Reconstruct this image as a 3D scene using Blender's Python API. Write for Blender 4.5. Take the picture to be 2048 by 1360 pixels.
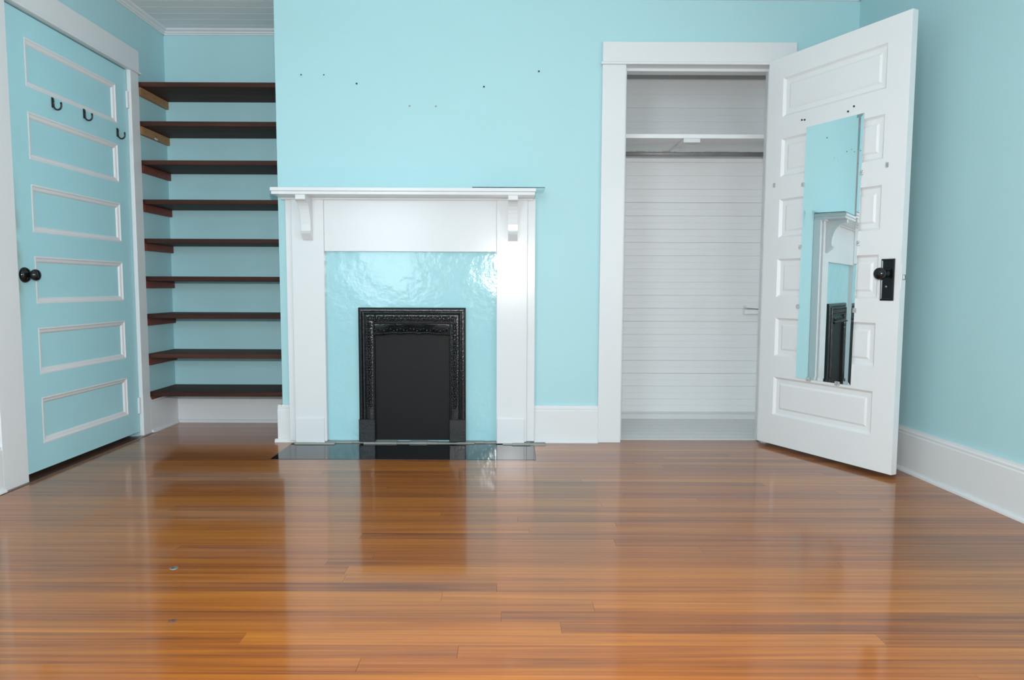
import bpy, bmesh, math, random
from mathutils import Matrix, Vector
random.seed(7)
for o in list(bpy.data.objects): bpy.data.objects.remove(o)
C = bpy.context.scene.collection
S = bpy.context.scene
PI = math.pi

# ------------------------------------------------------------------ camera
cd = bpy.data.cameras.new('camera'); cam = bpy.data.objects.new('camera', cd); C.objects.link(cam)
CR = Vector((0.99999059, -0.00216137, 0.00376156)); CU = Vector((-0.00358339, 0.07723581, 0.99700641)); CF = Vector((0.00244543, 0.99701051, -0.07722734))
cam.matrix_world = Matrix(((CR.x, CU.x, -CF.x, 0.0), (CR.y, CU.y, -CF.y, -3.7142), (CR.z, CU.z, -CF.z, 0.8546), (0, 0, 0, 1)))
cd.sensor_width = 36.0; cd.lens = 36.0 * 1354.79 / 2048.0; cd.clip_start = 0.02
S.camera = cam
# ------------------------------------------------------------------ world, lights, exposure
w = bpy.data.worlds.new('sky'); S.world = w; w.use_nodes = True
w.node_tree.nodes['Background'].inputs[0].default_value = (0.80, 0.90, 1.0, 1); w.node_tree.nodes['Background'].inputs[1].default_value = 1.0
def area(name, loc, target, sx, sy, power, col=(1, 1, 1)):
    l = bpy.data.lights.new(name, 'AREA'); l.shape = 'RECTANGLE'; l.size = sx; l.size_y = sy; l.energy = power; l.color = col
    o = bpy.data.objects.new(name, l); C.objects.link(o); o.location = loc
    o.rotation_euler = (Vector(target) - Vector(loc)).to_track_quat('-Z', 'Y').to_euler()
    return o
WIN_COL = (0.77, 0.91, 1.0)
area('added_window_fill', (2.25, -2.85, 1.4), (0, -2.85, 1.4), 0.9, 1.5, 42, WIN_COL)  # side window added to brighten the left door and alcove
area('daylight_window_2', (-1.475, -4.96, 1.4), (-1.475, 0, 1.4), 0.95, 1.5, 58, WIN_COL)
area('daylight_window_3', (1.35, -4.96, 1.4), (1.35, 0, 1.4), 0.9, 1.5, 14, WIN_COL)
fl_ = bpy.data.lights.new('camera_flash', 'SPOT'); fl_.energy = 192; fl_.color = (1.0, 0.965, 0.93); fl_.shadow_soft_size = 0.03; fl_.spot_size = math.radians(140); fl_.spot_blend = 0.35
flo = bpy.data.objects.new('camera_flash', fl_); C.objects.link(flo); flo.location = (0.0, -3.70, 1.05); flo.rotation_euler = (Vector((0, 0, 1.1)) - Vector((0, -3.70, 1.05))).to_track_quat('-Z', 'Y').to_euler()
S.view_settings.view_transform = 'Standard'; S.view_settings.look = 'None'; S.view_settings.gamma = 1.0
S.view_settings.use_curve_mapping = False; S.view_settings.exposure = 0.07

# ------------------------------------------------------------------ dimensions (metres)
XL, YA, XC, XR, SR, ZC, YR = -2.116, 0.539, -1.2596, 1.8485, 0.0528, 2.405, -4.7
XO0, XO1, ZO = 0.614, 1.398, 2.036           # closet opening
YD0, YD1, ZD0, ZD1 = -0.805, 0.108, 0.026, 2.034   # left door leaf
YB = 0.67                                    # closet back wall
def xr(y): return XR - SR * y

# ------------------------------------------------------------------ materials
def nodes(name):
    m = bpy.data.materials.new(name); m.use_nodes = True; nt = m.node_tree
    return m, nt, nt.nodes['Principled BSDF']
def bump(nt, b, scale, strength, dist=0.002, detail=3, coord='Object', sc=(1, 1, 1), inp='Normal'):
    tc = nt.nodes.new('ShaderNodeTexCoord'); mp = nt.nodes.new('ShaderNodeMapping'); mp.inputs['Scale'].default_value = sc
    n = nt.nodes.new('ShaderNodeTexNoise'); n.inputs['Scale'].default_value = scale; n.inputs['Detail'].default_value = detail
    bm_ = nt.nodes.new('ShaderNodeBump'); bm_.inputs['Strength'].default_value = strength; bm_.inputs['Distance'].default_value = dist
    nt.links.new(tc.outputs[coord], mp.inputs[0]); nt.links.new(mp.outputs[0], n.inputs[0]); nt.links.new(n.outputs[0], bm_.inputs['Height'])
    nt.links.new(bm_.outputs[0], b.inputs[inp]); return n
def paint(name, col, rough, bscale=60, bstr=0.15, var=0.03, bd=0.001, spec=0.5):
    m, nt, b = nodes(name); b.inputs['Roughness'].default_value = rough; b.inputs['Specular IOR Level'].default_value = spec
    bump(nt, b, bscale, bstr, bd)
    tc = nt.nodes.new('ShaderNodeTexCoord'); n = nt.nodes.new('ShaderNodeTexNoise'); n.inputs['Scale'].default_value = 2.5; n.inputs['Detail'].default_value = 4
    r = nt.nodes.new('ShaderNodeValToRGB'); r.color_ramp.elements[0].position = 0.3; r.color_ramp.elements[1].position = 0.7
    r.color_ramp.elements[0].color = tuple(c * (1 - var) for c in col) + (1,); r.color_ramp.elements[1].color = tuple(min(1, c * (1 + var)) for c in col) + (1,)
    nt.links.new(tc.outputs['Object'], n.inputs[0]); nt.links.new(n.outputs[0], r.inputs[0]); nt.links.new(r.outputs[0], b.inputs['Base Color'])
    return m
def wood(name, dark, mid, light, rough, coat=0.0, coat_r=0.1, sx=1.2, sy=26.0, randamt=0.45, axis='X', fine=0.5):
    m, nt, b = nodes(name); b.inputs['Roughness'].default_value = rough
    b.inputs['Coat Weight'].default_value = coat; b.inputs['Coat Roughness'].default_value = coat_r
    N = nt.nodes.new; L = nt.links.new
    tc = N('ShaderNodeTexCoord'); oi = N('ShaderNodeObjectInfo'); ml = N('ShaderNodeMath'); ml.operation = 'MULTIPLY'; ml.inputs[1].default_value = 57.0
    L(oi.outputs['Random'], ml.inputs[0])
    off = N('ShaderNodeCombineXYZ'); L(ml.outputs[0], off.inputs[0]); L(ml.outputs[0], off.inputs[1]); L(ml.outputs[0], off.inputs[2])
    mp = N('ShaderNodeMapping'); mp.inputs['Scale'].default_value = (sx, sy, sy) if axis == 'X' else (sy, sx, sy)
    ad = N('ShaderNodeVectorMath'); ad.operation = 'ADD'; L(tc.outputs['Object'], mp.inputs[0]); L(mp.outputs[0], ad.inputs[0]); L(off.outputs[0], ad.inputs[1])
    n1 = N('ShaderNodeTexNoise'); n1.inputs['Scale'].default_value = 1.0; n1.inputs['Detail'].default_value = 5; n1.inputs['Roughness'].default_value = 0.6; n1.inputs['Distortion'].default_value = 0.8
    L(ad.outputs[0], n1.inputs[0])
    n2 = N('ShaderNodeTexNoise'); n2.inputs['Scale'].default_value = 4.0; n2.inputs['Detail'].default_value = 3
    mp2 = N('ShaderNodeMapping'); mp2.inputs['Scale'].default_value = (0.5, 3, 3) if axis == 'X' else (3, 0.5, 3)
    L(ad.outputs[0], mp2.inputs[0]); L(mp2.outputs[0], n2.inputs[0])
    mx = N('ShaderNodeMath'); mx.operation = 'MULTIPLY_ADD'; mx.inputs[1].default_value = fine * 0.5; L(n2.outputs[0], mx.inputs[0]); L(n1.outputs[0], mx.inputs[2])
    rd = N('ShaderNodeMath'); rd.operation = 'MULTIPLY_ADD'; rd.inputs[1].default_value = randamt; L(oi.outputs['Random'], rd.inputs[0]); L(mx.outputs[0], rd.inputs[2])
    sb = N('ShaderNodeMath'); sb.operation = 'SUBTRACT'; sb.inputs[1].default_value = randamt * 0.5 + fine * 0.25; L(rd.outputs[0], sb.inputs[0])
    r = N('ShaderNodeValToRGB'); e = r.color_ramp.elements; e[0].position = 0.22; e[0].color = dark + (1,); e[1].position = 0.78; e[1].color = light + (1,)
    k = e.new(0.5); k.color = mid + (1,)
    L(sb.outputs[0], r.inputs[0]); L(r.outputs[0], b.inputs['Base Color'])
    bp = N('ShaderNodeBump'); bp.inputs['Strength'].default_value = 0.12; bp.inputs['Distance'].default_value = 0.0008; L(n1.outputs[0], bp.inputs['Height']); L(bp.outputs[0], b.inputs['Normal'])
    if coat > 0: bump(nt, b, 9.0, 0.10, 0.003, 2, 'Object', (0.5, 1.6, 1), 'Coat Normal')
    return m
TEAL = (0.425, 0.675, 0.715); WHITE = (0.715, 0.735, 0.75)
M = {}
M['teal'] = paint('teal_wall_paint', TEAL, 0.55, 45, 0.06, 0.008, spec=0.22)
M['teal_gloss'] = paint('teal_gloss_plaster', (0.375, 0.65, 0.70), 0.14, 26, 0.35, 0.02, 0.004, 0.3)
M['teal_door'] = paint('teal_door_paint', (0.42, 0.725, 0.79), 0.4, 70, 0.15, 0.02)
m = paint('teal_door_leaf_paint', (0.42, 0.725, 0.79), 0.4, 70, 0.15, 0.02); nt = m.node_tree; b = nt.nodes['Principled BSDF']
src = b.inputs['Base Color'].links[0].from_socket; N = nt.nodes.new; tc = N('ShaderNodeTexCoord'); sp = N('ShaderNodeSeparateXYZ'); nt.links.new(tc.outputs['Object'], sp.inputs[0])
def mrange(sock, a, b_):
    r = N('ShaderNodeMapRange'); r.interpolation_type = 'SMOOTHSTEP'; r.inputs[1].default_value = a; r.inputs[2].default_value = b_; nt.links.new(sock, r.inputs[0]); return r.outputs[0]
def mul(p, q):
    x_ = N('ShaderNodeMath'); x_.operation = 'MULTIPLY'; nt.links.new(p, x_.inputs[0]); nt.links.new(q, x_.inputs[1]); return x_.outputs[0]
ns = N('ShaderNodeTexNoise'); ns.inputs['Scale'].default_value = 9; nt.links.new(tc.outputs['Object'], ns.inputs[0])
mk = mul(mul(mrange(sp.outputs[1], -.845, -.905), mrange(sp.outputs[2], .60, .92)), mul(mrange(sp.outputs[2], 1.42, 1.0), mrange(ns.outputs[0], .25, .62)))
mxc = N('ShaderNodeMix'); mxc.data_type = 'RGBA'; nt.links.new(mk, mxc.inputs[0]); nt.links.new(src, mxc.inputs[6]); mxc.inputs[7].default_value = (0.30, 0.38, 0.29, 1); nt.links.new(mxc.outputs[2], b.inputs['Base Color']); M['teal_leaf'] = m
M['white'] = paint('white_trim_paint', WHITE, 0.2, 30, 0.12, 0.012, 0.0008, 0.25)
M['white_door'] = paint('white_door_paint', (0.80, 0.82, 0.835), 0.35, 60, 0.15, 0.012)
M['white_flat'] = paint('white_flat_paint', (0.72, 0.74, 0.755), 0.6, 60, 0.15, 0.02)
M['closet_plank'] = paint('closet_plank_paint', (0.83, 0.85, 0.86), 0.5, 40, 0.2, 0.03)
M['closet_floor'] = paint('grey_floor_paint', (0.76, 0.775, 0.775), 0.5, 40, 0.2, 0.05)
M['ceiling'] = paint('ceiling_paint', (0.78, 0.80, 0.815), 0.45, 40, 0.1, 0.015)
M['black_iron'] = paint('black_enamel_iron', (0.006, 0.007, 0.008), 0.2, 110, 0.8, 0.1, 0.002)
M['black_panel'] = paint('black_painted_panel', (0.007, 0.007, 0.0075), 0.5, 40, 0.1, 0.1, spec=0.2)
M['black_knob'] = paint('black_door_hardware', (0.006, 0.006, 0.007), 0.12, 10, 0.02, 0.1)
M['hook'] = paint('dark_bronze_hook', (0.010, 0.011, 0.012), 0.3, 20, 0.05, 0.1)
M['hearth'] = paint('black_gloss_hearth', (0.010, 0.012, 0.013), 0.07, 8, 0.06, 0.1, 0.002)
M['mortar'] = paint('grey_mortar', (0.30, 0.31, 0.29), 0.8, 80, 0.6, 0.2, 0.004)
M['pipe'] = paint('worn_grey_pipe', (0.24, 0.24, 0.235), 0.35, 50, 0.3, 0.35)
M['dark'] = paint('unlit_dark', (0.02, 0.018, 0.016), 0.8)
M['floor'] = wood('varnished_heart_pine', (0.15, 0.036, 0.004), (0.32, 0.090, 0.005), (0.46, 0.158, 0.010), 0.42, 0.72, 0.085, 1.1, 62, 0.26)
M['sill'] = wood('dark_stained_sill', (0.05, 0.018, 0.010), (0.11, 0.038, 0.018), (0.17, 0.065, 0.03), 0.35, 0.5, 0.12, 1.0, 30, 0.2, 'Y')
M['shelf'] = wood('dark_walnut_shelf', (0.022, 0.010, 0.008), (0.052, 0.020, 0.014), (0.10, 0.038, 0.022), 0.6, 0, 0.2, 1.5, 30, 0.25); M['shelf'].node_tree.nodes['Principled BSDF'].inputs['Specular IOR Level'].default_value = 0.2
M['cleat'] = wood('red_stained_cleat', (0.11, 0.022, 0.012), (0.17, 0.034, 0.019), (0.22, 0.050, 0.028), 0.5, 0, 0.2, 1.5, 25, 0.2, 'Y')
M['pine'] = wood('raw_pine_cleat', (0.24, 0.125, 0.045), (0.36, 0.19, 0.08), (0.44, 0.26, 0.12), 0.6, 0, 0.2, 1.5, 25, 0.2, 'Y')
m, nt, b = nodes('mirror_silver'); b.inputs['Base Color'].default_value = (0.86, 0.90, 0.90, 1); b.inputs['Metallic'].default_value = 1; b.inputs['Roughness'].default_value = 0.01; M['mirror'] = m
m, nt, b = nodes('clear_plastic'); b.inputs['Base Color'].default_value = (0.9, 0.92, 0.93, 1); b.inputs['Roughness'].default_value = 0.12; b.inputs['Transmission Weight'].default_value = 0.75; b.inputs['IOR'].default_value = 1.45; M['clip'] = m
m, nt, b = nodes('clear_glass'); b.inputs['Base Color'].default_value = (0.86, 0.96, 0.95, 1); b.inputs['Roughness'].default_value = 0.01; b.inputs['Transmission Weight'].default_value = 1.0; b.inputs['IOR'].default_value = 1.5; M['glass'] = m
m, nt, b = nodes('steel'); b.inputs['Base Color'].default_value = (0.5, 0.5, 0.5, 1); b.inputs['Metallic'].default_value = 1; b.inputs['Roughness'].default_value = 0.35; M['steel'] = m
m, nt, b = nodes('window_pane'); tr = nt.nodes.new('ShaderNodeBsdfTransparent'); gl = nt.nodes.new('ShaderNodeBsdfGlossy'); gl.inputs['Roughness'].default_value = 0.02
mx = nt.nodes.new('ShaderNodeMixShader'); mx.inputs[0].default_value = 0.06; nt.links.new(tr.outputs[0], mx.inputs[1]); nt.links.new(gl.outputs[0], mx.inputs[2]); nt.links.new(mx.outputs[0], nt.nodes['Material Output'].inputs[0]); M['pane'] = m

# ------------------------------------------------------------------ builders
WM = {}
def wmat(o): return WM.get(o.name, Matrix.Identity(4))
def tag(o, label=None, cat=None, group=None, kind=None):
    if label: o['label'] = label
    if cat: o['category'] = cat
    if group: o['group'] = group
    if kind: o['kind'] = kind
    return o
def empty(name, loc=(0, 0, 0), rz=0.0, **k):
    o = bpy.data.objects.new(name, None); C.objects.link(o); o.location = loc; o.rotation_euler = (0, 0, rz); o.empty_display_size = 0.05
    WM[o.name] = Matrix.Translation(loc) @ Matrix.Rotation(rz, 4, 'Z'); return tag(o, **k)
class MB:
    def __init__(s): s.bm = bmesh.new()
    def box(s, x0, x1, y0, y1, z0, z1, bev=0.0, seg=1):
        b = bmesh.new(); bmesh.ops.create_cube(b, size=1.0)
        for v in b.verts: v.co = Vector(((x0 + x1) / 2 + v.co.x * (x1 - x0), (y0 + y1) / 2 + v.co.y * (y1 - y0), (z0 + z1) / 2 + v.co.z * (z1 - z0)))
        if bev: bmesh.ops.bevel(b, geom=b.edges[:], offset=bev, segments=seg, affect='EDGES', profile=0.5)
        return s.merge(b)
    def merge(s, b):
        vm = {v: s.bm.verts.new(v.co) for v in b.verts}
        for f in b.faces:
            nf = s.bm.faces.new([vm[v] for v in f.verts]); nf.smooth = f.smooth
        b.free(); return s
    def prism(s, poly, axis, a0, a1):
        """closed polygon (p,q) extruded along axis: x->(y,z) y->(x,z) z->(x,y)"""
        def P(p, q, a): return {'x': (a, p, q), 'y': (p, a, q), 'z': (p, q, a)}[axis]
        A = [s.bm.verts.new(P(p, q, a0)) for p, q in poly]; B = [s.bm.verts.new(P(p, q, a1)) for p, q in poly]; n = len(poly)
        for i in range(n): s.bm.faces.new((A[i], A[(i + 1) % n], B[(i + 1) % n], B[i]))
        s.bm.faces.new(A[::-1]); s.bm.faces.new(B); return s
    def run(s, prof, p0, p1, nrm):
        """moulding profile (off,z) run from p0 to p1 in plan, off measured along nrm"""
        A = [s.bm.verts.new((p0[0] + nrm[0] * o, p0[1] + nrm[1] * o, z)) for o, z in prof]; B = [s.bm.verts.new((p1[0] + nrm[0] * o, p1[1] + nrm[1] * o, z)) for o, z in prof]; n = len(prof)
        for i in range(n): s.bm.faces.new((A[i], A[(i + 1) % n], B[(i + 1) % n], B[i]))
        s.bm.faces.new(A[::-1]); s.bm.faces.new(B); return s
    def sweep(s, prof, u0, u1, v0, v1, mp, cap=True):
        """profile (inset, depth) mitred round a rectangle; mp maps (u,v,d) to xyz"""
        rings = []
        for i, d in prof:
            rings.append([s.bm.verts.new(mp(u, v, d)) for u, v in ((u0 + i, v0 + i), (u1 - i, v0 + i), (u1 - i, v1 - i), (u0 + i, v1 - i))])
        for a, b in zip(rings, rings[1:]):
            for k in range(4): s.bm.faces.new((a[k], a[(k + 1) % 4], b[(k + 1) % 4], b[k]))
        if cap: s.bm.faces.new(rings[-1])
        return s
    def lathe(s, prof, org, ax, n=20, smooth=True):
        ax = Vector(ax).normalized(); t = Vector((0, 0, 1)) if abs(ax.z) < 0.9 else Vector((1, 0, 0)); e1 = ax.cross(t).normalized(); e2 = ax.cross(e1); org = Vector(org)
        rings = []
        for r, h in prof:
            if r < 1e-6: rings.append([s.bm.verts.new(org + ax * h)])
            else: rings.append([s.bm.verts.new(org + ax * h + (e1 * math.cos(2 * PI * k / n) + e2 * math.sin(2 * PI * k / n)) * r) for k in range(n)])
        for a, b in zip(rings, rings[1:]):
            for k in range(n):
                q = [a[k % len(a)], a[(k + 1) % len(a)], b[(k + 1) % len(b)], b[k % len(b)]]; u = []
                for v in q:
                    if v not in u: u.append(v)
                if len(u) > 2:
                    f = s.bm.faces.new(u); f.smooth = smooth
        for R_ in (rings[0], rings[-1]):
            if len(R_) > 2: s.bm.faces.new(R_)
        return s
    def tube(s, pts, rad, n=10):
        pts = [Vector(p) for p in pts]; rings = []
        for i, p in enumerate(pts):
            t = (pts[min(i + 1, len(pts) - 1)] - pts[max(i - 1, 0)]).normalized(); a = Vector((0, 1, 0)) if abs(t.y) < 0.9 else Vector((1, 0, 0))
            e1 = t.cross(a).normalized(); e2 = t.cross(e1); r = rad[i] if isinstance(rad, (list, tuple)) else rad
            rings.append([s.bm.verts.new(p + (e1 * math.cos(2 * PI * k / n) + e2 * math.sin(2 * PI * k / n)) * r) for k in range(n)])
        for a, b in zip(rings, rings[1:]):
            for k in range(n): s.bm.faces.new((a[k], a[(k + 1) % n], b[(k + 1) % n], b[k])).smooth = True
        s.bm.faces.new(rings[0]); s.bm.faces.new(rings[-1]); return s
    def blob(s, c, rx, ry, rz, sub=1):
        b = bmesh.new(); bmesh.ops.create_icosphere(b, subdivisions=sub, radius=1.0)
        for v in b.verts: v.co = Vector((c[0] + v.co.x * rx, c[1] + v.co.y * ry, c[2] + v.co.z * rz))
        for f in b.faces: f.smooth = True
        return s.merge(b)
    def build(s, name, mat, parent=None, world=True, center=False, rot=None, **k):
        """verts in world coordinates (or the parent's own when world=False)"""
        bmesh.ops.recalc_face_normals(s.bm, faces=s.bm.faces[:])
        me = bpy.data.meshes.new(name); inv = Matrix.Identity(4)
        if parent is not None and world: inv = wmat(parent).inverted()
        loc = Vector((0, 0, 0))
        s.bm.transform(inv)
        if center:
            xs = [v.co for v in s.bm.verts]; loc = Vector([(min(c[i] for c in xs) + max(c[i] for c in xs)) / 2 for i in range(3)])
            for v in s.bm.verts: v.co -= loc
        s.bm.to_mesh(me); s.bm.free(); me.materials.append(M[mat])
        o = bpy.data.objects.new(name, me); C.objects.link(o); o.parent = parent; o.location = loc
        if rot: o.rotation_euler = rot
        WM[o.name] = (wmat(parent) if parent is not None else Matrix.Identity(4)) @ Matrix.Translation(loc)
        return tag(o, **k)
ST = dict(kind='structure')

# ================================================================== ROOM SHELL
# --- floor: sub-floor and single planks
floor = MB().box(XL - .1, 2.3, YR, 0.76, -0.06, -0.02).build('floor', 'dark', label='varnished orange-brown pine strip floor', **ST)
PW = 0.0572
def plank(x0, x1, y0, y1, mat='floor'):
    g = 0.0003
    MB().box(x0 + g, x1 - g, y0 + g, y1 - g, -0.02, 0.0).build('plank', mat, floor, center=True, rot=(random.gauss(0, 0.0005), random.gauss(0, 0.00006), 0))
HX0, HX1, HY0 = -1.192, 0.131, -0.405
y = YA - 0.004; row = 0
while y > YR + 0.06:
    y0 = y - PW; spans = [(XL + 0.004, 2.1)]
    if y0 > 0.06: spans = [(XL + 0.02, XC + 0.0)]
    elif y0 > -0.03: spans = [(XL + 0.02, XC), (XO0 - 0.012, XO1 + 0.012)]
    elif y0 > HY0 - 0.03: spans = [(XL + 0.02, HX0), (HX1, xr(y))]
    else: spans = [(XL + 0.02, xr(y))]
    for a, b_ in spans:
        x = a; first = True
        while x < b_ - 0.001:
            L = random.uniform(0.35, 2.6) if first else random.uniform(1.3, 2.9); first = False
            e = x + L
            if e > b_ - 0.3: e = b_
            plank(x, e, y0, y); x = e
    y = y0; row += 1
MB().lathe([(.012, -.004), (.012, .0006), (.009, .0012), (.007, .0004), (0, .0004)], (-1.021, -1.711, 0.0), (0, 0, 1), 20).build('floor_plug', 'steel', floor)
MB().lathe([(.011, -.004), (.010, .0004), (0, .0005)], (-0.862, -2.039, 0.0), (0, 0, 1), 14).build('knot', 'sill', floor)
# --- closet floor boards
cf = MB().box(0.40, 1.62, 0.06, YB, -0.03, -0.012).build('floor_closet', 'closet_floor', label='grey painted closet floor boards behind open white door', **ST)
yy = 0.058
while yy < YB - 0.01:
    e = min(yy + 0.088, YB); MB().box(0.41, 1.61, yy + .0006, e - .0006, -0.014, 0.002, 0.0012).build('plank', 'closet_floor', cf, center=True); yy = e
# --- walls
wb = MB().box(XC, 0.40, 0.0, 0.75, -0.02, ZC + .05).box(0.40, XO0 - .018, 0, 0.10, -0.02, ZC + .05).box(XO1 + .018, 2.3, 0, 0.10, -0.02, ZC + .05).box(XO0 - .018, XO1 + .018, 0, 0.10, ZO + .018, ZC + .05)
wall_back = wb.build('wall_back', 'teal', label='turquoise painted chimney and closet wall facing the camera', **ST)
DO0, DO1, DOZ = YD0 - .006, YD1 + .005, ZD1 + .006
WY0, WY1, WZ0, WZ1 = -3.30, -2.40, 0.65, 2.12
wl = MB()
for a, b_, c, d in ((DO1, YA + .12, -.02, ZC + .05), (DO0, DO1, DOZ, ZC + .05), (YR - .1, DO0, -.02, ZC + .05)): wl.box(XL - .12, XL, a, b_, c, d)
wl.box(XL - .16, XL - .12, DO0 - .1, DO1 + .1, -.02, DOZ + .1)  # unseen backing added behind the door to keep its floor gap dark
wall_left = wl.build('wall_left', 'teal', label='turquoise painted side wall with the panelled door', **ST)
MB().box(XL - .05, XC + .0, YA, YA + .12, -.02, ZC + .05).build('wall_alcove', 'teal', label='turquoise back wall of the shelved alcove', **ST)
wrt = MB()
for a, b_, c, d in ((WY1, .75, -.02, ZC + .05), (WY0, WY1, -.02, WZ0 - .02), (WY0, WY1, WZ1, ZC + .05), (YR - .1, WY0, -.02, ZC + .05)):
    wrt.prism([(xr(b_), b_), (xr(a), a), (xr(a) + .12, a), (xr(b_) + .12, b_)], 'z', c, d)
wrt.build('wall_right', 'teal', label='turquoise side wall behind the open white door', **ST)
RW = ((-1.95, -1.0), (0.9, 1.8))
wr = MB()
xs = [XL, RW[0][0], RW[0][1], RW[1][0], RW[1][1], xr(YR)]
for i in (0, 2, 4): wr.box(xs[i], xs[i + 1], YR - .12, YR, -.02, ZC + .05)
for a, b_ in RW: wr.box(a, b_, YR - .12, YR, -.02, WZ0).box(a, b_, YR - .12, YR, WZ1, ZC + .05)
wr.build('wall_rear', 'teal', label='turquoise window wall behind the camera', **ST)
# windows (behind the camera, one added for side fill): frame, sash bars and panes
def window(i, mp, u0, u1, label):
    r = empty('window_%d' % i, mp(0.5 * (u0 + u1), WZ0, 0), label=label, **ST)
    def bar(a, b_, c, d, e, f, name, mat='white'):
        P = mp(a, c, e); Q = mp(b_, d, f)
        MB().box(min(P[0], Q[0]), max(P[0], Q[0]), min(P[1], Q[1]), max(P[1], Q[1]), min(P[2], Q[2]), max(P[2], Q[2])).build(name, mat, r)
    zm = (WZ0 + WZ1) / 2
    for a, b_ in ((u0 - .11, u0), (u1, u1 + .11)): bar(a, b_, WZ0 - .02, WZ1, 0, .022, 'side_casing')
    bar(u0 - .12, u1 + .12, WZ1, WZ1 + .13, 0, .024, 'head_casing'); bar(u0 - .13, u1 + .13, WZ0 - .045, WZ0 - .02, -.02, .05, 'sill')
    for a, b_ in ((u0, u0 + .045), (u1 - .045, u1)): bar(a, b_, WZ0 - .02, WZ1, -.08, -.04, 'sash_stile')
    for a, b_ in ((WZ0 - .02, WZ0 + .06), (zm - .02, zm + .02), (WZ1 - .05, WZ1)): bar(u0, u1, a, b_, -.08, -.04, 'sash_rail')
    for a, b_ in ((WZ0 + .06, zm - .02), (zm + .02, WZ1 - .05)): bar(u0 + .045, u1 - .045, a, b_, -.062, -.058, 'pane', 'pane')
window(1, lambda u, v, d: (xr(-2.85) - d, u, v), WY0, WY1, 'unseen white sash window added to the side wall for fill light')
window(2, lambda u, v, d: (u, YR + d, v), RW[0][0], RW[0][1], 'white sash window on the left of the rear wall')
window(3, lambda u, v, d: (u, YR + d, v), RW[1][0], RW[1][1], 'white sash window on the right of the rear wall')
# --- ceiling with bead boards
ceil = MB().box(XL - .1, 2.3, YR - .1, .76, ZC + .012, ZC + .06).build('ceiling', 'ceiling', label='grey-white painted board ceiling', **ST)
y = YA
while y > YR:
    y0 = max(y - 0.086, YR); x1 = XC if y0 > -0.01 else xr(y)
    MB().box(XL, x1, y0 + .0005, y - .0005, ZC, ZC + .014, 0.001).build('ceiling_plank', 'ceiling', ceil, center=True); y = y0
# --- closet interior
cb = MB().box(0.40, 1.70, YB + .012, YB + .06, -.02, 2.40).build('wall_closet_back', 'closet_plank', label='white painted plank wall at the back of the closet', **ST)
MB().box(1.62, 1.70, .10, YB + .03, -.02, 2.40).build('wall_closet_right', 'closet_plank', label='white inner side wall of the closet', **ST)
MB().box(.40, 1.70, .10, YB + .06, 2.33, 2.40).build('ceiling_closet', 'closet_plank', label='white closet ceiling', **ST)
MB().box(.395, .402, .10, YB + .03, -.02, 2.33).build('wall_closet_left', 'closet_plank', label='white inner wall of the closet beside the chimney', **ST)
def closet_plank(z0, z1, th):
    g = random.choice((.0002, .0003, .0006, .0008))
    if z1 - z0 > .06:
        zm = (z0 + z1) / 2; a, f = YB + .012, YB + th
        p = [(a, z0 + g), (f + .0006, z0 + g), (f, z0 + g + .0014), (f, zm - .003), (f + .0008, zm - .0012), (f + .0002, zm), (f + .0008, zm + .0012), (f, zm + .003), (f, z1 - g - .0014), (f + .0006, z1 - g), (a, z1 - g)]
    else: p = [(YB + .012, z0 + g), (YB + th, z0 + g), (YB + th, z1 - g), (YB + .012, z1 - g)]
    MB().prism(p, 'x', 0.402, 1.62).build('plank', 'closet_plank', cb, center=True, rot=(random.gauss(0, .0012), 0, 0))
zs = [0.048 + 0.0845 * k for k in range(28)]
for a, b_ in zip(zs, zs[1:]): closet_plank(a, b_, random.uniform(-.001, .001))
MB().run([(0, .002), (.012, .002), (.012, .03), (.006, .036), (0, .036)], (.402, YB + .004), (1.62, YB + .004), (0, -1)).build('baseboard_closet', 'white_flat', label='low white strip at the foot of the closet plank wall', **ST)
# closet jambs and stop
tj = empty('trim_1', (1.0, 0, 0), label='white door casing with flat head around the closet', **ST)
for a, b_ in ((XO0 - .018, XO0), (XO1, XO1 + .018)): MB().box(a, b_, -.004, .104, 0, ZO).build('jamb', 'white', tj)
MB().box(XO0 - .018, XO1 + .018, -.004, .104, ZO, ZO + .018).build('head_jamb', 'white', tj)
for a, b_ in ((XO0, XO0 + .010), (XO1 - .010, XO1)): MB().box(a, b_, .038, .075, 0.002, ZO - .014, .001).build('door_stop', 'white', tj)
MB().box(XO0, XO1, .038, .104, ZO - .015, ZO, .001).build('door_stop', 'white', tj)
MB().box(.484, XO0 - .004, -.022, 0, 0.0, ZO, .002).build('side_casing', 'white', tj)
MB().box(XO1 + .004, 1.513, -.022, 0, 0.0, ZO, .002).build('side_casing', 'white', tj)
MB().box(.484, 1.514, -.024, 0, ZO + .014, 2.154, .002).build('head_casing', 'white', tj)
MB().box(.476, 1.522, -.031, 0, ZO, ZO + .014, .004, 2).build('bead', 'white', tj)
# left door casing
tl = empty('trim_2', (XL, -.35, 0), label='white door casing around the turquoise panelled door', **ST)
MB().box(XL, XL + .022, YD1 + .006, .197, 0, 2.044, .002).build('side_casing', 'white', tl)
MB().box(XL, XL + .022, YD0 - .155, YD0 - .008, 0, 2.044, .002).build('side_casing', 'white', tl)
MB().box(XL, XL + .024, YD0 - .155, .205, 2.052, 2.168, .002).build('head_casing', 'white', tl)
MB().box(XL, XL + .032, YD0 - .163, .215, 2.040, 2.052, .003, 2).build('bead', 'white', tl)
# dark wood threshold strip along the left door
MB().prism([(XL - .12, -.02), (XL + .040, -.02), (XL + .040, .001), (XL + .034, .003), (XL - .002, .003), (XL - .010, -.002), (XL - .12, -.002)], 'y', YD0 - .30, .20).build('trim_3', 'sill', label='dark stained wooden threshold strip under the turquoise door', **ST)
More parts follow.
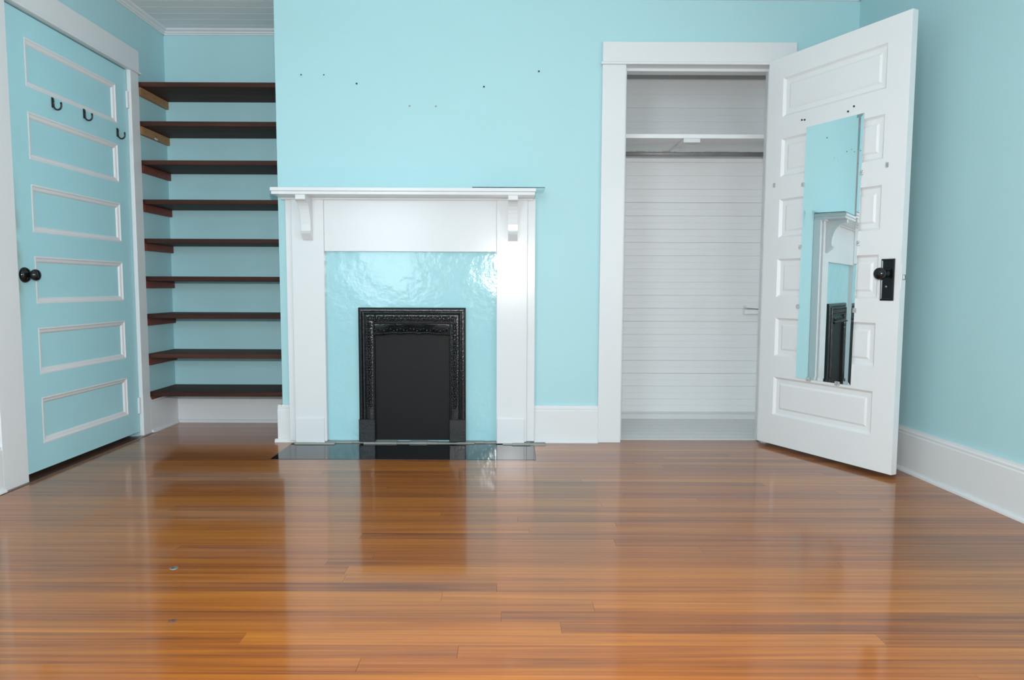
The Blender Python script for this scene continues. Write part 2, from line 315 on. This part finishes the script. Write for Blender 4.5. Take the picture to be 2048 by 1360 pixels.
# baseboards
BB = [(0, 0), (.022, 0), (.022, .176), (.018, .181), (.019, .190), (.013, .197), (.012, .205), (0, .206)]
SHOE = [(.020, 0), (.036, 0), (.035, .008), (.029, .016), (.020, .018)]
def base(name, p0, p1, n, label):
    o = MB().run(BB, p0, p1, n).build(name, 'white', label=label, **ST); MB().run(SHOE, p0, p1, n).build('shoe_moulding', 'white', o)
base('baseboard_back', (.133, 0), (.484, 0), (0, -1), 'white baseboard between the mantel and the closet casing')
base('baseboard_corner', (1.513, 0), (xr(0), 0), (0, -1), 'white baseboard behind the open closet door')
base('baseboard_right', (xr(.0), 0), (xr(YR), YR), (-1, 0), 'white baseboard along the turquoise side wall')
base('baseboard_alcove', (XL, YA), (XC, YA), (0, -1), 'white baseboard across the back of the alcove')
base('baseboard_left', (XL, .197), (XL, YA), (1, 0), 'white baseboard beside the casing inside the alcove')
base('baseboard_left_front', (XL, YR), (XL, YD0 - .155), (1, 0), 'white baseboard along the door wall near the camera')
o = MB().run(BB, (XC, -.02), (XC, YA), (-1, 0)).run(BB, (XC - .022, 0), (-1.172, 0), (0, -1)).build('baseboard_chimney', 'white', label='white baseboard wrapping the chimney corner beside the mantel', **ST)
MB().run(SHOE, (XC, -.03), (XC, YA), (-1, 0)).run(SHOE, (XC - .036, 0), (-1.172, 0), (0, -1)).build('shoe_moulding', 'white', o)
# crown mouldings
CRN = [(0, ZC), (0, ZC - .030), (.008, ZC - .030), (.010, ZC - .024), (.018, ZC - .021), (.020, ZC - .014), (.034, ZC - .008), (.040, ZC)]
CRN = [(o_, z_ - .0) for o_, z_ in CRN]
for i, (p0, p1, n, lb) in enumerate((((XL, YA), (XC, YA), (0, -1), 'white crown moulding above the alcove shelves'), ((XL, YA), (XL, YR), (1, 0), 'white crown moulding above the turquoise door'),
        ((XC, -.04), (XC, YA), (-1, 0), 'white crown moulding on the chimney side in the alcove'), ((XC - .04, 0), (XR, 0), (0, -1), 'white crown moulding above the mantel wall'), ((xr(0), 0), (xr(YR), YR), (-1, 0), 'white crown moulding above the side wall'))):
    MB().run(CRN, p0, p1, n).build('trim_%d' % (4 + i), 'white', label=lb, **ST)
# nails left in the wall
for x, z, r in ((-1.12, 1.981, .0035), (-.999, 1.981, .003), (-.825, 1.936, .0045), (-.146, 1.923, .0045), (.147, 2.004, .0045)):
    MB().lathe([(0, -.003), (r, -.002), (r, 0), (r * .4, .001), (r * .4, .006)], (x, -.004, z), (0, 1, 0), 10).build('nail', 'hook', wall_back)
for x, z in ((-.544, 1.822), (-.403, 1.821)): MB().lathe([(0, -.001), (.0045, -.0006), (.006, .002)], (x, -.0004, z), (0, 1, 0), 10).build('filler_spot', 'mortar', wall_back)

# ================================================================== LEFT DOOR (door_1)
d1 = empty('door_1', (XL, YD1, 0), label='turquoise panelled door with white-edged panels and black knob', **ST)
PZ = [(1.723, 1.932), (1.410, 1.616), (1.092, 1.301), (.774, .986), (.456, .666), (.140, .351)]
PY0, PY1 = -.680, .006
leaf = MB().box(XL - .036, XL, YD0, PY0, ZD0, ZD1).box(XL - .036, XL, PY1, YD1, ZD0, ZD1)
zz = [ZD1] + [v for a in PZ for v in (a[1], a[0])] + [ZD0]
for k in range(0, len(zz), 2): leaf.box(XL - .036, XL, PY0, PY1, zz[k + 1], zz[k])
leaf.build('door_leaf', 'teal_leaf', d1)
mpL = lambda u, v, d: (XL + d, u, v)
for a, b_ in PZ:
    MB().sweep([(0, -.004), (0, .001), (.006, .0015), (.011, -.003), (.022, -.006), (.027, -.011), (.029, -.014)], PY0, PY1, a, b_, mpL, False).build('panel_moulding', 'white_flat', d1)
    MB().box(XL - .03, XL - .0125, PY0, PY1, a, b_).build('panel', 'teal_door', d1)
KY, KZ = -.748, .901
rose = MB().lathe([(.034, -.002), (.034, .004), (.031, .010), (.024, .016), (.014, .020), (.010, .022)], (XL, KY, KZ), (1, 0, 0), 28).build('rosette', 'black_knob', d1)
MB().lathe([(.009, .018), (.009, .030), (.014, .034), (.022, .038), (.0255, .046), (.0255, .052), (.021, .060), (.011, .0645), (0, .0655)], (XL, KY, KZ), (1, 0, 0), 28).build('knob', 'black_knob', d1)
for zt in (1.921, .223):
    h = MB()
    for k in range(5): h.lathe([(.0065, k * .0182), (.0065, k * .0182 + .0172)], (XL + .016, YD1 + .012, zt - .091), (0, 0, 1), 12, False)
    h.lathe([(.004, -.004), (.004, .095)], (XL + .016, YD1 + .012, zt - .091), (0, 0, 1), 10, False).box(XL + .001, XL + .012, YD1 - .012, YD1 + .012, zt - .091, zt, .001)
    h.build('hinge', 'white', d1)
# coat hooks
for (hy, hz), lb in zip(((-.512, 1.700), (-.280, 1.708), (.003, 1.680)), ('black metal coat hook nearest the knob edge of the turquoise door', 'black metal coat hook in the middle of the three on the turquoise door', 'black metal coat hook nearest the hinges of the turquoise door')):
    t = empty('coat_hook', (XL, hy, hz - .03), label=lb, cat='hook', group='coat hooks on the turquoise door')
    MB().box(XL, XL + .004, hy - .007, hy + .007, hz - .026, hz + .020, .0018, 2).build('back_plate', 'hook', t)
    pts = [(XL + .004, hy, hz + .016), (XL + .006, hy, hz), (XL + .006, hy, hz - .014)]
    for k in range(9):
        a = PI - PI * 1.06 * k / 8; pts.append((XL + .024 + .018 * math.cos(a), hy, hz - .016 + .020 * -math.sin(a)))
    pts.append((pts[-1][0] - .001, hy, pts[-1][2] + .010))
    MB().tube(pts, [.004, .0045] + [.004] * (len(pts) - 4) + [.0042, .0046], 8).build('hook_arm', 'hook', t)
    for s in (.011, -.006): MB().lathe([(0, .003), (.0026, .002), (.0028, 0)], (XL + .0095, hy, hz + s), (1, 0, 0), 8).build('screw', 'steel', t)

# ================================================================== ALCOVE SHELVES
TOPS = [2.004, 1.787, 1.570, 1.349, 1.127, .911, .694, .462, .238]
ORD = ['topmost dark wooden alcove shelf, held by a raw pine cleat', 'second dark wooden alcove shelf from the top, with a paint-chipped pine cleat', 'third dark wooden alcove shelf from the top, above a red-brown cleat', 'fourth dark wooden alcove shelf from the top, level with the mantel shelf',
       'fifth dark wooden alcove shelf, the middle one of the nine', 'sixth dark wooden alcove shelf from the top, seen edge on', 'third dark wooden alcove shelf from the bottom', 'second lowest dark wooden alcove shelf, its top surface just showing', 'lowest dark wooden alcove shelf, just above the white baseboard']
SF = .215
for i, (zt, lb) in enumerate(zip(TOPS, ORD)):
    t = empty('wall_shelf', (-1.69, YA, zt), label=lb, cat='shelf', group='shelves in the alcove')
    cl = 'pine' if i < 2 else 'cleat'; hc = .046 if i < 2 else .042
    MB().box(XL + .001, XC - .001, SF, YA - .001, zt - .026, zt, .0015).build('shelf_board', 'shelf', t, center=True)
    for xa, s in ((XL, 1), (XC, -1)):
        x0, x1 = (xa + .0005, xa + .018) if s > 0 else (xa - .018, xa - .0005)
        co = MB().box(x0, x1, SF + .006, YA - .001, zt - .026 - hc, zt - .0262, .001).build('cleat', cl, t, center=True, label=('raw pine cleat' if i < 2 else 'red-brown stained cleat'))
        if s > 0 and i < 3:
            for yy in (SF + .05, SF + .16, SF + .27):
                c0 = co.location + t.location
                MB().lathe([(0, .0012), (.003, .0008), (.0035, 0)], (x1, yy, zt - .05), (1, 0, 0), 8).build('screw', 'hook', co)
        if s > 0 and i == 1: MB().blob((x1, SF + .16, zt - .066), .0012, .022, .007, 2).build('paint_chip', 'white_flat', co)

# ================================================================== FIREPLACE
mt = empty('fireplace_mantel', (-.5375, 0, 0), label='white painted wooden fireplace mantel with two brackets', cat='mantel')
ZS0, ZS1 = 1.327, 1.362
PL = ((-1.207, -1.172, -1.172, -1.000), (.090, .132, -.075, .090))
for (o0, o1, m0, m1) in PL:
    p = MB().box(m0, m1, -.060, 0, 0.012, ZS0, .002).build('pilaster', 'white', mt)
    MB().box(o0, o1, -.046, 0, .012, ZS0, .0015).build('outer_strip', 'white', p)
    MB().box(m0 + .003, m1 - .012, -.069, -.058, .004, .140, .002).build('plinth', 'white', p)
    xm = (m0 + m1) / 2 + .004; prof = [(-.060, ZS0), (-.190, ZS0), (-.190, 1.304), (-.176, 1.300)]
    for k in range(1, 9):
        a = k / 8 * PI / 2; prof.append((-.176 + .078 * math.sin(a), 1.300 - .142 * (1 - math.cos(a)) - .0))
    prof += [(-.100, 1.150), (-.110, 1.145), (-.104, 1.136), (-.068, 1.102), (-.060, 1.102)]
    MB().prism(prof, 'x', xm - .025, xm + .025).build('bracket', 'white', mt)
MB().box(-1.0, -.075, -.050, 0, 1.045, ZS0, .0015).build('frieze', 'white', mt)
sh = MB().box(-1.232, .129, -.205, 0, 1.3435, ZS1, .003, 2).build('shelf', 'white', mt)
MB().box(-1.228, .125, -.199, 0, ZS0, 1.3435, .003, 2).build('bed_moulding', 'white', sh)
MB().box(-1.226, .121, -.074, -.04, 1.316, ZS0, .003).build('cove_strip', 'white', sh)
MB().box(-.198, .174, -.203, -.012, ZS1 + .0003, ZS1 + .0045, .0008).build('glass_sheet', 'glass', label='thin clear glass sheet overhanging the right end of the mantel shelf', cat='glass sheet')
sr_ = MB()
bmg = bmesh.new(); nx, nz = 64, 72
gv = [[bmg.verts.new((-1.0 + .925 * i / nx, -.022 + .0006 * math.sin(i * .31 + 1.3 * math.sin(j * .21)) * math.sin(j * .27 + i * .07) + random.gauss(0, .00022), .012 + 1.033 * j / nz)) for j in range(nz + 1)] for i in range(nx + 1)]
for i in range(nx):
    for j in range(nz): bmg.faces.new((gv[i][j], gv[i + 1][j], gv[i + 1][j + 1], gv[i][j + 1])).smooth = True
sr_.merge(bmg); sr_.box(-1.0, -.075, -.017, 0, .004, 1.045)
srd = sr_.build('wall_fireplace', 'teal_gloss', label='glossy turquoise plaster surround inside the white mantel', **ST)
# cast iron insert
gi = empty('fireplace_insert', (-.534, -.02, 0), label='black cast iron fireplace front with ornate frame and cover', cat='fireplace')
GX0, GX1, GZ0, GZ1 = -.825, -.243, -.28, .744
mpG = lambda u, v, d: (u, -.029 - d, v)
def gframe(prof):
    """frame open at the floor: profile (inset, depth) up, across and down"""
    s = MB(); cols = []
    for i, d in prof: cols.append([(GX0 + i, .012), (GX0 + i, GZ1 - i), (GX1 - i, GZ1 - i), (GX1 - i, .012)])
    V = [[s.bm.verts.new(mpG(u, v, prof[k][1])) for u, v in c] for k, c in enumerate(cols)]
    for a, b_ in zip(V, V[1:]):
        for k in range(3): s.bm.faces.new((a[k], a[k + 1], b_[k + 1], b_[k]))
    return s
gframe([(0, -.004), (0, .014), (.010, .020), (.018, .021), (.024, .014), (.027, .014), (.030, .026), (.034, .030), (.038, .026), (.040, .018), (.060, .021), (.078, .018), (.080, .026), (.084, .028), (.088, .024), (.090, .006)]).build('frame', 'black_iron', gi)
orn = MB()
def orna(u, v, k):
    orn.blob(mpG(u, v, .0215), .0055 + random.uniform(0, .0035), .010, .0055 + random.uniform(0, .0035))
n = 52
for k in range(n):
    u = GX0 + .055 + (GX1 - GX0 - .11) * k / (n - 1); orna(u, GZ1 - .059 + .010 * math.sin(k * 1.9), k); orna(u, GZ1 - .059 - .010 * math.sin(k * 1.9), k)
n = 50
for s_ in (GX0 + .059, GX1 - .059):
    for k in range(n):
        v = .20 + .46 * k / (n - 1); orna(s_ + .009 * math.sin(k * 1.3), v, k); orna(s_ - .009 * math.sin(k * 1.3), v, k)
orn.build('relief_ornament', 'black_iron', gi, kind='stuff')
for a in (GX0 - .001, GX1 - .089): MB().box(a, a + .090, -.062, -.027, .010, .135, .003).build('plinth_block', 'black_iron', gi)
MB().box(GX0 + .085, GX1 - .085, -.037, -.029, .016, GZ1 - .09).build('cover_panel', 'black_panel', gi, label='flat matt black cover closing the fire opening')
# projecting hood with curved lip
hb = bmesh.new(); nu, nv = 40, 10; U0, U1 = GX0 + .086, GX1 - .086
HV = []
for i in range(nu + 1):
    t_ = i / nu; e = abs(2 * t_ - 1); zb = .606 - .014 * e ** 3 + .0035 * math.cos(t_ * 26); col_ = []
    for j in range(nv + 1):
        f = j / nv; zt_ = GZ1 - .088; pr_ = .010 + .058 * (f ** 1.8) * (1 - .45 * e ** 4)
        if j == nv: pr_ -= .010
        col_.append(hb.verts.new((U0 + (U1 - U0) * t_, -.030 - pr_, zt_ + (zb - zt_) * f)))
    col_.append(hb.verts.new((U0 + (U1 - U0) * t_, -.030, zb + .004))); HV.append(col_)
for i in range(nu):
    for j in range(nv + 1): hb.faces.new((HV[i][j], HV[i + 1][j], HV[i + 1][j + 1], HV[i][j + 1])).smooth = True
hood = MB().merge(hb).build('hood', 'black_iron', gi)
ho = MB()
for k in range(46):
    t_ = (k + .5) / 46; e = abs(2 * t_ - 1); w_ = .058 * (1 - .45 * e ** 4)
    ho.blob((U0 + (U1 - U0) * t_, -.036 - w_ * .92, .611 - .012 * e ** 3), .006, .006, .006)
    if k % 2 == 0: ho.blob((U0 + (U1 - U0) * t_, -.038 - w_ * .55, .625 + .006 * math.sin(k * .9)), .006, .005, .009)
ho.build('relief_ornament', 'black_iron', hood, kind='stuff')
# hearth
he = MB().box(HX0 + .001, HX1 - .001, HY0 + .001, -.0, -.03, .0012, .0008).build('hearth', 'hearth', label='black glossy hearth slab set into the floor before the fireplace', cat='hearth')
mo = MB()
x = HX0 + .02
while x < HX1 - .02:
    e = x + random.uniform(.05, .11); f_ = -.060 if GX0 < x < GX1 else (-.040 if -1.0 < x < -.085 else -.078); mo.box(x, e + .004, f_ - random.uniform(.006, .016), -.015, -.005, random.uniform(.005, .010), .003); x = e
mo.build('mortar_joint', 'mortar', srd)

# ================================================================== CLOSET
t = empty('closet_shelf', (1.0, YB, 1.705), label='white painted wooden shelf across the closet', cat='shelf')
for a, b_ in ((.22, .372), (.3725, .522), (.5225, YB - .003)): MB().box(.403, 1.618, a, b_, 1.706, 1.730, .0015).build('board', 'closet_plank', t, center=True)
MB().box(.98, 1.075, .206, .2195, 1.680, 1.703, .002).build('front_block', 'white', t)
MB().box(.985, 1.012, .212, YB - .01, 1.690, 1.7055, .001).build('batten', 'closet_plank', t)
for a, b_ in ((.403, .421), (1.600, 1.618)): MB().box(a, b_, .22, YB - .004, 1.655, 1.7055, .001).build('cleat', 'closet_plank', t)
t = empty('clothes_rod', (1.0, .40, 1.653), label='worn grey metal clothes rod under the closet shelf', cat='rod')
MB().lathe([(.0142, 0), (.0142, 1.176)], (.422, .40, 1.653), (1, 0, 0), 20).build('pipe', 'pipe', t)
fl = MB()
for k in range(46):
    x = random.uniform(.6, 1.55); fl.blob((x, .40 - .0142 * math.sin(.5), 1.653 + .0142 * math.cos(.5)), random.uniform(.004, .016), .002, .0022)
fl.build('paint_flecks', 'white_flat', t, kind='stuff')
t = empty('wall_cleat', (1.55, YB, .70), label='short white board on a cleat near the closet door hinge', cat='cleat')
MB().box(1.500, 1.617, YB - .052, YB - .003, .690, .720, .0015).build('cleat_board', 'closet_plank', t)
MB().prism([(1.505, .731), (1.617, .722), (1.617, .735), (1.505, .744)], 'y', YB - .075, YB - .004).build('loose_board', 'closet_plank', t)

# ================================================================== CLOSET DOOR (door_2)
TH = 0.4627
d2 = empty('door_2', (XO1, -.017, 0), TH - PI / 2, label='open white panelled closet door with a long mirror', **ST)
DW, DT, DZ0, DZ1 = .778, .036, .020, 2.048
QZ = [(1.743, 1.941), (1.435, 1.632), (1.121, 1.321), (.810, 1.010), (.497, .700), (.181, .385)]
S0, S1 = .096, .670
lf = MB().box(0, S0, -DT, 0, DZ0, DZ1, 0).box(S1, DW, -DT, 0, DZ0, DZ1, 0)
zz = [DZ1] + [v for a in QZ for v in (a[1], a[0])] + [DZ0]
for k in range(0, len(zz), 2): lf.box(S0, S1, -DT, 0, zz[k + 1], zz[k])
lf.build('door_leaf', 'white_door', d2, world=False)
for sgn in (1,):
    for a, b_ in QZ:
        pn = MB().box(S0, S1, -DT + .0135, -.012, a, b_)
        pn.sweep([(0, 0), (.002, .002), (.007, .008), (.012, .0115), (.032, .0125), (.040, .0085), (.042, .0075)], S0, S1, a, b_, lambda u, v, d: (u, -DT + d, v))
        pn.build('panel', 'white_door', d2, world=False)
kp = MB().box(.686, .752, -DT - .004, -DT, .802, .989, .0015).build('lock_plate', 'black_knob', d2, world=False, label='tall black lock plate')
MB().sweep([(0, 0), (.004, .0035), (.008, .001)], .688, .750, .804, .987, lambda u, v, d: (u, -DT - .003 - d, v), False).build('plate_rim', 'black_knob', kp, world=False)
MB().lathe([(0, .002), (.004, .0015), (.005, 0)], (.715, -DT - .004, .865), (0, -1, 0), 12).build('keyhole_cover', 'steel', kp, world=False)
MB().lathe([(.017, 0), (.016, .006), (.010, .010), (.009, .030), (.015, .034), (.024, .040), (.0275, .049), (.0265, .058), (.020, .066), (.009, .070), (0, .0705)], (.718, -DT - .004, .922), (0, -1, 0), 28).build('knob', 'black_knob', d2, world=False, label='round black door knob')
MB().box(DW - .001, DW + .010, -DT + .010, -DT + .026, .895, .918, .003).build('latch', 'steel', d2, world=False)
MB().box(DW - .0005, DW + .0015, -DT + .004, -.004, .855, .965).build('latch_plate', 'white_door', d2, world=False)
for zt in (1.85, 1.05, .22):
    h = MB()
    for k in range(5): h.lathe([(.0065, k * .0182), (.0065, k * .0182 + .0172)], (.002, .007, zt - .045), (0, 0, 1), 12, False)
    h.build('hinge', 'white', d2, world=False)
for s_, z_ in ((.222, 1.701), (.239, 1.698), (.484, 1.684), (.514, 1.701)): MB().lathe([(0, .005), (.0042, .004), (.0045, 0)], (s_, -DT, z_), (0, -1, 0), 10).build('screw', 'hook', d2, world=False)
def clip(s_, z_, r, rz, depth, name='clip'):
    c = MB().box(s_ - .007, s_ + .007, -DT - depth, -DT, z_ - .012, z_ + .012, .003, 2) if rz == 0 else MB().box(s_ - .013, s_ + .013, -DT - depth, -DT, z_ - .009, z_ + .009, .003, 2)
    c = c.build(name, 'clip', r, world=(r is not d2))
    return c
for s_, z_ in ((.060, 1.398), (.692, 1.405)): clip(s_, z_, d2, 0, .006, 'unused_clip')
# mirror on the door (its own thing, with its own frame of reference at the door face)
mw = Matrix.Translation((XO1, -.017, 0)) @ Matrix.Rotation(TH - PI / 2, 4, 'Z')
mi = empty('mirror', mw @ Vector((.406, -DT, .398)), TH - PI / 2, label='long narrow frameless mirror held by clear clips on the open white door', cat='mirror')
off = Vector((.406, -DT, .398))
def loc_build(mb, name, mat, **k):
    for v in mb.bm.verts: v.co -= off
    return mb.build(name, mat, mi, world=False, **k)
MX0, MX1, MZ0, MZ1 = .248, .565, .398, 1.658
tilt = 0.0045
def mpM(u, v, d): return (u + (v - 1.03) * tilt * 2, -DT - .0015 - d, v)
g = MB().sweep([(0, 0), (0, .0027), (.0155, .0024)], MX0, MX1, MZ0, MZ1, mpM)
loc_build(g, 'mirror_glass', 'mirror')
for s_, z_, h_ in ((.246, 1.378, 0), (.569, 1.388, 0), (.243, 1.065, 0), (.566, 1.066, 0), (.241, .763, 0), (.563, .753, 0), (.322, .398, 1), (.487, .398, 1)):
    c = MB().box(s_ - .008, s_ + .008, -DT - .009, -DT - .0005, z_ - .011, z_ + .011, .003, 2) if not h_ else MB().box(s_ - .013, s_ + .013, -DT - .009, -DT - .0005, z_ - .010, z_ + .010, .003, 2)
    c = loc_build(c, 'mirror_clip', 'clip')
    e_ = (-.004 if s_ < .4 else .004) if not h_ else 0
    loc_build(MB().lathe([(0, .002), (.0028, .0015), (.003, 0)], (s_ + e_, -DT - .009, z_ - (.004 if h_ else 0)), (0, -1, 0), 8), 'screw', 'steel').parent = c
